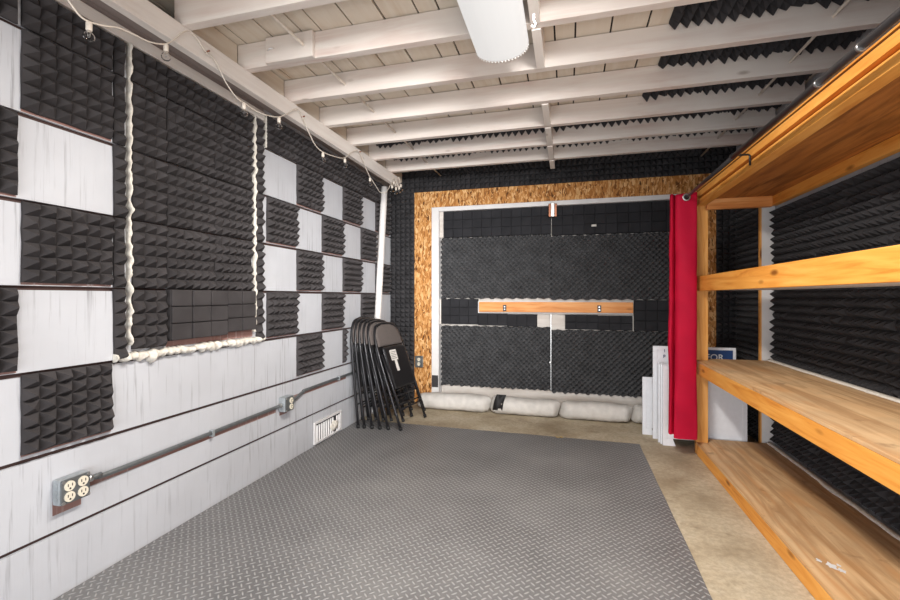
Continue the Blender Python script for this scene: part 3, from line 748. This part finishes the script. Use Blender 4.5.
# ------------------------------------------------------------------ sandbags at the door
def sandbag(x0, x1, y, r, seed, label, z1=None):
    rt = thing('sandbag', label, 'sandbag', ((x0 + x1) / 2, y, 0), 'sandbags along the door')
    L = (x1 - x0) / 2; b = bmesh.new(); rows = []; N = 44; K = 24
    for i in range(N + 1):
        s = -1 + 2 * i / N; e = (1 - abs(s) ** 9) ** .5 if abs(s) < 1 else 0
        e = max(e, .16); row = []
        for k in range(K):
            a = 2 * PI * k / K; cx = math.copysign(abs(math.cos(a)) ** .8, math.cos(a)); sz = math.copysign(abs(math.sin(a)) ** .85, math.sin(a))
            d = 1 + .10 * noise.noise(Vector((s * 2.6 + seed, cx * .8, sz * .8))) + .045 * noise.noise(Vector((s * 11 + seed, cx * 2, sz * 2)))
            if abs(s) > .86: d *= 1 + .12 * math.sin(a * 7 + seed) * (abs(s) - .86) / .14
            t_ = max(0, (abs(s) - .80) / .20); ey = (1 - t_ ** 1.6 * .88); ez = (1 - t_ ** 2 * .22) * (1 - .3 * max(0, (abs(s) - .97) / .03))
            sag = .10 * math.sin(s * 2.4 + seed)
            z = r * (.93 + sag * .5) * (1 + sz * ez * d * .96)
            row.append(b.verts.new((s * L + (.012 * sz * t_), cx * r * 1.15 * ey * d, max(.001, z))))
        rows.append(row)
    for p, q in zip(rows, rows[1:]):
        for k in range(K): b.faces.new((p[k], p[(k + 1) % K], q[(k + 1) % K], q[k])).smooth = True
    b.faces.new(rows[0]); b.faces.new(rows[-1]); bmesh.ops.recalc_face_normals(b, faces=b.faces)
    new_obj('sack', b, M['bag'], rt); return rt
s1 = sandbag(-1.50, -.74, 4.30, .088, 1.0, 'white sandbag at left, nearest the folded chairs')
s2 = sandbag(-.735, -.075, 4.30, .090, 4.2, 'white middle sandbag with dark tape on its left end')
b = bmesh.new(); K = 12
for q in range(2):
    pass
band = []
for i, xx in enumerate((-.30, -.255, -.205)):
    band.append([b.verts.new((xx + .0025 * k, -.109 * math.cos(-.35 + 1.65 * k / K), .086 + .104 * math.sin(-.35 + 1.65 * k / K))) for k in range(K + 1)])
for p, q in zip(band, band[1:]):
    for k in range(K): b.faces.new((p[k], q[k], q[k + 1], p[k + 1])).smooth = True
bmesh.ops.solidify(b, geom=b.faces[:], thickness=.004)
o = new_obj('tape_band', b, M['tape'], s2); o['label'] = 'dark grey tape'
sandbag(-.07, .56, 4.285, .088, 7.7, 'white sandbag at right, rolled end towards the stacked signs')
sandbag(.565, 1.0, 4.30, .085, 9.4, 'white sandbag mostly hidden behind the stacked signs')

# ------------------------------------------------------------------ shelf unit
XF, XBK = .90, 1.398
Y0, Y1 = .35, 3.52
su = thing('shelf_unit', 'large pine and plywood shelf unit along the right wall', 'shelf unit', (1.15, 2.0, 0))
def part(name, a, c, m, bev=.003, label=None):
    o = new_obj(name, rel(bx(a, c, bev), su), M[m], su)
    if label: o['label'] = label
    return o
part('front_rail', (XF, Y0, .001), (XF + .038, Y1, .076), 'pine_y')
part('shelf_board', (XF, Y0, .077), (XBK, Y1 + .12, .088), 'ply_top', .001, 'lowest worn plywood deck')
part('front_rail', (XF, Y0, .585), (XF + .038, Y1, .670), 'pine_y'); part('shelf_board', (XF, Y0, .671), (XBK, Y1 + .12, .684), 'ply_top', .001, 'middle worn plywood deck')
part('front_rail', (XF, Y0, 1.185), (XF + .038, Y1, 1.290), 'pine_y'); part('shelf_board', (XF + .039, Y0, 1.19), (XBK, Y1, 1.203), 'white', .001, 'white painted underside')
part('front_rail', (XF, Y0, 1.800), (XF + .055, Y1, 1.838), 'pine_y', .002); part('front_rail', (XF, Y0, 1.858), (XF + .085, Y1, 1.897), 'pine_y', .002)
part('shelf_board', (XF + .024, Y0, 1.8385), (XBK, Y1, 1.8575), 'ply_under', .001, 'brown plywood top shelf')
part('top_edge', (XF + .004, Y0, 1.9095), (XF + .05, Y1, 1.917), 'pine_y', .001); part('dark_gap', (XF + .012, Y0, 1.8975), (XF + .07, Y1, 1.909), 'foam_d', .001, 'black strip filling the gap')  # solid black strip fills the gap between upper rail and top edge
part('end_cleat', (XF + .056, Y1 - .04, 1.765), (XBK - .04, Y1, 1.838), 'pine_x'); part('back_cleat', (XBK - .038, Y0, 1.775), (XBK, Y1, 1.838), 'pine_y')
part('end_cleat', (XF + .05, Y1 - .042, 1.14), (XBK - .03, Y1 - .004, 1.189), 'white') if False else None
part('post', (XF, Y1 + .021, .001), (XF + .078, Y1 + .06, 1.897), 'pine_z'); part('post', (XF, Y0 + .1, .09), (XF + .078, Y0 + .14, .584), 'pine_z')
part('post', (1.355, 3.672, .001), (1.443, 3.71, 1.838), 'pine_z')
part('painted_face', (1.362, 3.668, .002), (1.446, 3.6715, 1.80), 'white', 0, 'white painted front of back post')

p = at(832, 566, 'z', .0885); b = bmesh.new()
for (dx, dy, r_) in ((0, 0, .016), (-.03, .03, .008), (.02, -.025, .010), (.028, .012, .006)):
    vs_ = [b.verts.new((dx + r_ * (1 + .4 * math.sin(k_ * 2.7 + dx * 90)) * math.cos(k_ * PI / 6), dy + r_ * 1.5 * (1 + .4 * math.cos(k_ * 1.9)) * math.sin(k_ * PI / 6), .0)) for k_ in range(12)]
    b.faces.new(vs_)
bmesh.ops.translate(b, verts=b.verts, vec=(p.x, p.y, .0886)); o = new_obj('paint_spot', rel(b, su), M['white'], su); o['label'] = 'dried white paint spots'
def sliver(z, x, seed, lab):
    b = bmesh.new(); rows = []
    for i in range(91):
        y = 3.64 - 2.3 * i / 90; w_ = .014 + .022 * max(0, noise.noise(Vector((y * 3, seed, 0)))) + .006 * noise.noise(Vector((y * 14, seed, 1)))
        rows.append([b.verts.new((x - w_, y, z + .0006)), b.verts.new((x - w_ * .5, y, z + .006)), b.verts.new((x + .004, y, z + .014)), b.verts.new((x + .004, y, z + .0006))])
    for p, q in zip(rows, rows[1:]):
        for m_ in range(4): b.faces.new((p[m_], p[(m_ + 1) % 4], q[(m_ + 1) % 4], q[m_])).smooth = True
    b.faces.new(rows[0]); b.faces.new(rows[-1]); bmesh.ops.recalc_face_normals(b, faces=b.faces)
    tag(new_obj('caulk_line', b, M['caulk']), lab, 'caulk')
sliver(.684, 1.394, 3, 'ragged white caulk along the back edge of the middle shelf'); sliver(.088, 1.394, 8, 'ragged white caulk along the back edge of the lowest shelf')

# ------------------------------------------------------------------ rod, bracket, curtain
RX, RZ = .803, 1.842
rd = thing('curtain_rod', 'long dark metal curtain rod in front of the top shelf', 'curtain rod', (RX, 2.2, RZ))
new_obj('rod', rel(tb([(RX, .3, RZ + .016), (RX, 2.5, RZ + .006)], .0125, 14), rd), M['rod'], rd)
o = new_obj('inner_rod', rel(tb([(RX, 2.5, RZ + .006), (RX, 3.50, RZ)], .0105, 14), rd), M['rod'], rd); o['label'] = 'slimmer telescoping section'
for y in (2.5, 1.72, 1.5): new_obj('ring', rel(tb([(RX, y - .006, RZ + .009), (RX, y + .006, RZ + .009)], .0145, 12), rd), M['steel'] if y != 2.5 else M['rod'], rd)
for y in (2.55, 1.0):
    bk = new_obj('bracket', rel(tb(fillet([(RX, y, RZ - .010), (RX, y, RZ + .026), (XF - .006, y, RZ + .026), (XF - .006, y, RZ - .03)], .012), .005, 8), rd), M['black'], rd)
cu = thing('curtain', 'tall red cloth curtain bunched at the far end of the rod', 'curtain', (.78, 3.40, RZ))
# folded cloth: a zig-zag of panels in plan, front panel towards the room
plan = [(.735, 3.54), (.716, 3.50), (.712, 3.46), (.722, 3.448), (.741, 3.47), (.752, 3.49), (.744, 3.455), (.738, 3.425), (.752, 3.404), (.79, 3.400), (.835, 3.403), (.866, 3.408), (.876, 3.425), (.868, 3.47), (.872, 3.51)]
def cloth(plan, zt, zb, seed):
    P = smooth_path([(x, y, 0) for x, y in plan], 4); b = bmesh.new(); N = 60; rows = []
    for j in range(N + 1):
        t = j / N; z = zt + (zb - zt) * t; row = []
        for i, p in enumerate(P):
            u = i / len(P)
            wob = .012 * noise.noise(Vector((u * 5 + seed, z * 2.2, 0))) * min(1, t * 4) + .0045 * noise.noise(Vector((u * 5, z * 11, seed)))
            row.append(b.verts.new((p.x + wob - .012 * t * (1 - u), p.y + wob * 1.4, z + (.03 * max(0, 1 - u * 2.2) * t) + (.006 * math.sin(u * 9) if j == 0 else 0))))
        rows.append(row)
    for p, q in zip(rows, rows[1:]):
        for k in range(len(p) - 1): b.faces.new((p[k], p[k + 1], q[k + 1], q[k])).smooth = True
    return b
b = cloth(plan, RZ + .032, .140, 2.0); bmesh.ops.solidify(b, geom=b.faces[:], thickness=.0025)
for f in b.faces: f.smooth = True
new_obj('cloth', rel(b, cu), M['red'], cu)
b = bmesh.new(); R1, R2 = .022, .014
n1 = 24; ringv = []
for q in range(10):
    a = 2 * PI * q / 10; rr = .021 + .006 * math.cos(a); ringv.append([b.verts.new((RX + rr * math.cos(2 * PI * k / n1), 3.398 + .005 * math.sin(a), RZ + rr * math.sin(2 * PI * k / n1))) for k in range(n1)])
for q in range(10):
    for k in range(n1): b.faces.new((ringv[q][k], ringv[q][(k + 1) % n1], ringv[(q + 1) % 10][(k + 1) % n1], ringv[(q + 1) % 10][k])).smooth = True
bmesh.ops.recalc_face_normals(b, faces=b.faces)
g = new_obj('grommet', rel(b, cu), M['steel'], cu)
b = bmesh.new(); disc_prism(b, (RX, 3.3975, RZ), (0, -1, 0), .017, .017, .001); new_obj('grommet_hole', rel(b, cu), M['slot'], g)

# ------------------------------------------------------------------ stacked sign boards behind the shelf end
def sign(x0, x1, y, h, label, art=None, thick=.022):
    r = thing('sign_board', label, 'sign board', ((x0 + x1) / 2, y, 0), 'stacked white sign boards'); w = (x1 - x0) / 2
    b = bmesh.new(); fr = .032
    box(b, (-w, 0, .055), (-w + fr, thick, h), 0, .003); box(b, (w - fr, 0, .055), (w, thick, h), 0, .003); box(b, (-w + fr, 0, h - fr), (w - fr, thick, h), 0, .003); box(b, (-w + fr, 0, .055), (w - fr, thick, .055 + fr), 0, .003)
    new_obj('frame', b, M['plastic'], r)
    p = new_obj('panel', bx((-w + fr, .005, .055 + fr), (w - fr, thick - .005, h - fr)), M['plastic'], r)
    for s in (-1, 1):
        b = bmesh.new(); x = s * (w - .045)
        vs = [(x - .045, .0), (x + .045, .0), (x + .045 - (.0 if s > 0 else .02), .054), (x - .045 + (.02 if s > 0 else 0), .054)]
        f = [b.verts.new((q, 0, z + .001)) for q, z in vs]; k = [b.verts.new((q, thick, z + .001)) for q, z in vs]
        b.faces.new(f); b.faces.new(list(reversed(k)))
        for i in range(4): b.faces.new((f[i], f[(i + 1) % 4], k[(i + 1) % 4], k[i]))
        bmesh.ops.recalc_face_normals(b, faces=b.faces)
        new_obj('foot', b, M['plastic'], r)
    return r, p
sign(.705, 1.275, 3.680, .615, 'white plastic sign board at the front of the stack')
sign(.695, 1.275, 3.712, .618, 'white plastic sign board, second from the front of the stack')
sign(.685, 1.270, 3.745, .620, 'white plastic sign board, third from the front of the stack')
s4, p4 = sign(.662, 1.252, 3.835, .748, 'tallest sign board in the stack, blue panel reading FOR')
def text(txt, size, m, x, z, y, parent, name='lettering'):
    cu_ = bpy.data.curves.new(name, 'FONT'); cu_.body = txt; cu_.size = size; cu_.extrude = .0006; cu_.offset = size * .012
    t = bpy.data.objects.new(name, cu_); COL.objects.link(t)
    dg = bpy.context.evaluated_depsgraph_get(); me = bpy.data.meshes.new_from_object(t.evaluated_get(dg)); bpy.data.objects.remove(t)
    o = bpy.data.objects.new(name, me); COL.objects.link(o); me.materials.append(m); o.parent = parent; o.location = (x, y, z); o.rotation_euler = (PI / 2, 0, 0); return o
bp = new_obj('blue_panel', bx((-.09, -.0025, .40), (.272, -.0005, .728)), M['blue'], s4); bp['label'] = 'navy blue printed panel'
text('FOR', .066, M['letters'], .084, .650, -.0035, bp)
text('I', .035, M['inkblue'], -.215, .700, -.002, s4); text('P', .035, M['inkblue'], -.222, .655, -.002, s4)
sign(.598, 1.15, 3.93, .478, 'lower white sign board at the back left of the stack')

# ------------------------------------------------------------------ folding chairs
W, H = .225, .955                                                   # half width, height (chair plane: x across, z up along its own lean, -y = seat side)
def chair_proto():
    r = thing('folding_chair', '', 'folding chair', (0, 0, 0), 'folding chairs leaning on the left wall')
    fp = [(-W, 0, .012), (-W, 0, .6), (-W * .93, 0, .80), (-W * .70, 0, .915), (-W * .3, 0, H - .012), (0, 0, H - .008), (W * .3, 0, H - .012), (W * .70, 0, .915), (W * .93, 0, .80), (W, 0, .6), (W, 0, .012)]
    new_obj('frame', tb(smooth_path(fp, 5), .0115, 10), M['tube'], r)
    b = bmesh.new(); rows = []                                       # padded backrest with an arched top
    for face in range(2):
        g = []
        for j in range(11):
            t = j / 10; z = .735 + t * (H - .022 - .735)
            hw = W * .93 * math.sqrt(max(.0, 1 - max(0, (z - .80) / (H - .015 - .80)) ** 2.2)) if z > .80 else W * .93
            hw = max(hw, .05)
            g.append([b.verts.new((hw * (-1 + i / 6), (-.013 if face == 0 else .005) - (.009 * (1 - abs(-1 + i / 6) ** 2.5) * math.sin(PI * min(1, max(0, t))) ** .5 if face == 0 else 0), z)) for i in range(13)])
        rows.append(g)
    for f_, g in enumerate(rows):
        for j in range(10):
            for i in range(12):
                q = (g[j][i], g[j][i + 1], g[j + 1][i + 1], g[j + 1][i]); b.faces.new(q if f_ == 0 else tuple(reversed(q))).smooth = True
    A, B = rows
    for j in range(10): b.faces.new((A[j][0], A[j + 1][0], B[j + 1][0], B[j][0])); b.faces.new((A[j][12], B[j][12], B[j + 1][12], A[j + 1][12]))
    for i in range(12): b.faces.new((A[0][i], B[0][i], B[0][i + 1], A[0][i + 1])); b.faces.new((A[10][i], A[10][i + 1], B[10][i + 1], B[10][i]))
    bmesh.ops.recalc_face_normals(b, faces=b.faces)
    o = new_obj('backrest', b, M['chairpad'], r); o['label'] = 'grey brown upholstered backrest'
    st_ = new_obj('seat', bx((-.172, -.040, .345), (.172, -.014, .715), .012), M['vinyl'], r)
    new_obj('seat_rim', tb(fillet([(-.178, -.027, .35), (-.178, -.027, .715), (.178, -.027, .715), (.178, -.027, .35), (-.178, -.027, .35)], .02), .009, 8), M['tube'], st_)
    for s in (-1, 1):
        new_obj('rear_leg', tb([(s * .196, -.030, .075), (s * .196, -.024, .40), (s * .198, -.012, .66)], .0105, 10), M['tube'], r)
        new_obj('foot_cap', tb([(s * W, 0, .001), (s * W, 0, .028)], .0145, 10), M['rubber'], r)
        new_obj('foot_cap', tb([(s * .196, -.0305, .062), (s * .196, -.030, .088)], .0135, 10), M['rubber'], r)
    new_obj('crossbar', tb([(-W, 0, .20), (W, 0, .20)], .007, 8), M['tube'], r)
    new_obj('crossbar', tb([(-.196, -.028, .165), (.196, -.028, .165)], .007, 8), M['tube'], r)
    new_obj('crossbar', tb([(-.196, -.026, .285), (.196, -.026, .285)], .0065, 8), M['tube'], r)
    return r
chair = chair_proto()
footx = [-1.742, -1.682, -1.607, -1.535, -1.455, -1.332]
topx = [-1.830, -1.802, -1.772, -1.740, -1.712, -1.672]
cl = ['black folding chair at the wall end of the leaning row', 'black folding chair, second from the left wall in the row', 'black folding chair, third from the left wall in the row', 'black folding chair, third from the front of the row', 'black folding chair, just behind the front chair', 'front black folding chair of the row, white tag on its seat']
for i in range(5, -1, -1):
    lean = math.atan2(footx[i] - topx[i], H)
    # chair plane: across = +Y, seat side faces +X, leaning back to the wall
    m = Matrix.Translation((footx[i], 3.682 + .004 * i, .008)) @ Matrix.Rotation(math.radians([-3, -4, -5, -5, -6, -9][i]), 4, 'Z') @ Matrix.Rotation(-lean, 4, 'Y') @ Matrix.Rotation(PI / 2, 4, 'Z')
    if i == 5: chair.matrix_world = m; chair['label'] = cl[i]
    else: dup(chair, cl[i], m)
b = bmesh.new(); box(b, (-.110, -.0425, .590), (-.005, -.0408, .685)); box(b, (-.070, -.0425, .490), (-.030, -.0408, .5895))
tg = new_obj('label', b, M['paper'], chair); tg['label'] = 'white printed tag'
b = bmesh.new()
for k in range(5): box(b, (-.102, -.0432, .604 + k * .015), (-.014 - .014 * (k % 2), -.0426, .609 + k * .015))
new_obj('print', b, M['print'], tg)

# ------------------------------------------------------------------ light
w = bpy.data.worlds.new('world'); sc.world = w; w.use_nodes = True
bg = w.node_tree.nodes['Background']; bg.inputs[0].default_value = (.93, .97, 1.0, 1); bg.inputs[1].default_value = 1.2
def area(name, loc, rot, sx, sy, power, col):
    l = bpy.data.lights.new(name, 'AREA'); l.shape = 'RECTANGLE'; l.size = sx; l.size_y = sy; l.energy = power; l.color = col
    o = bpy.data.objects.new(name, l); COL.objects.link(o); o.location = loc; o.rotation_euler = rot; return o
area('lamp_tubes', (-.295, 1.46, 2.25), (0, 0, 0), .2, 1.15, 52, (1, .95, .88))
area('added_low_fill', (0, -1.05, .5), (math.radians(90 + 28), 0, 0), 3.0, .8, 36, (.97, .98, 1))  # added fill light in place of bounced daylight, lifts the ceiling
fl = area('added_far_fill', (.55, -.4, 1.85), (0, 0, 0), .8, .6, 13, (1, .99, .97)); fl.data.spread = math.radians(46)  # added fill light, aimed to brighten the far left corner
fl.rotation_euler = (Vector((-1.6, 4.3, 1.35)) - Vector(fl.location)).to_track_quat('-Z', 'Y').to_euler()
vs = sc.view_settings
sc.display_settings.display_device = 'sRGB'
vs.view_transform = 'Standard'; vs.look = 'None'; vs.exposure = .6; vs.gamma = 1; vs.use_curve_mapping = False
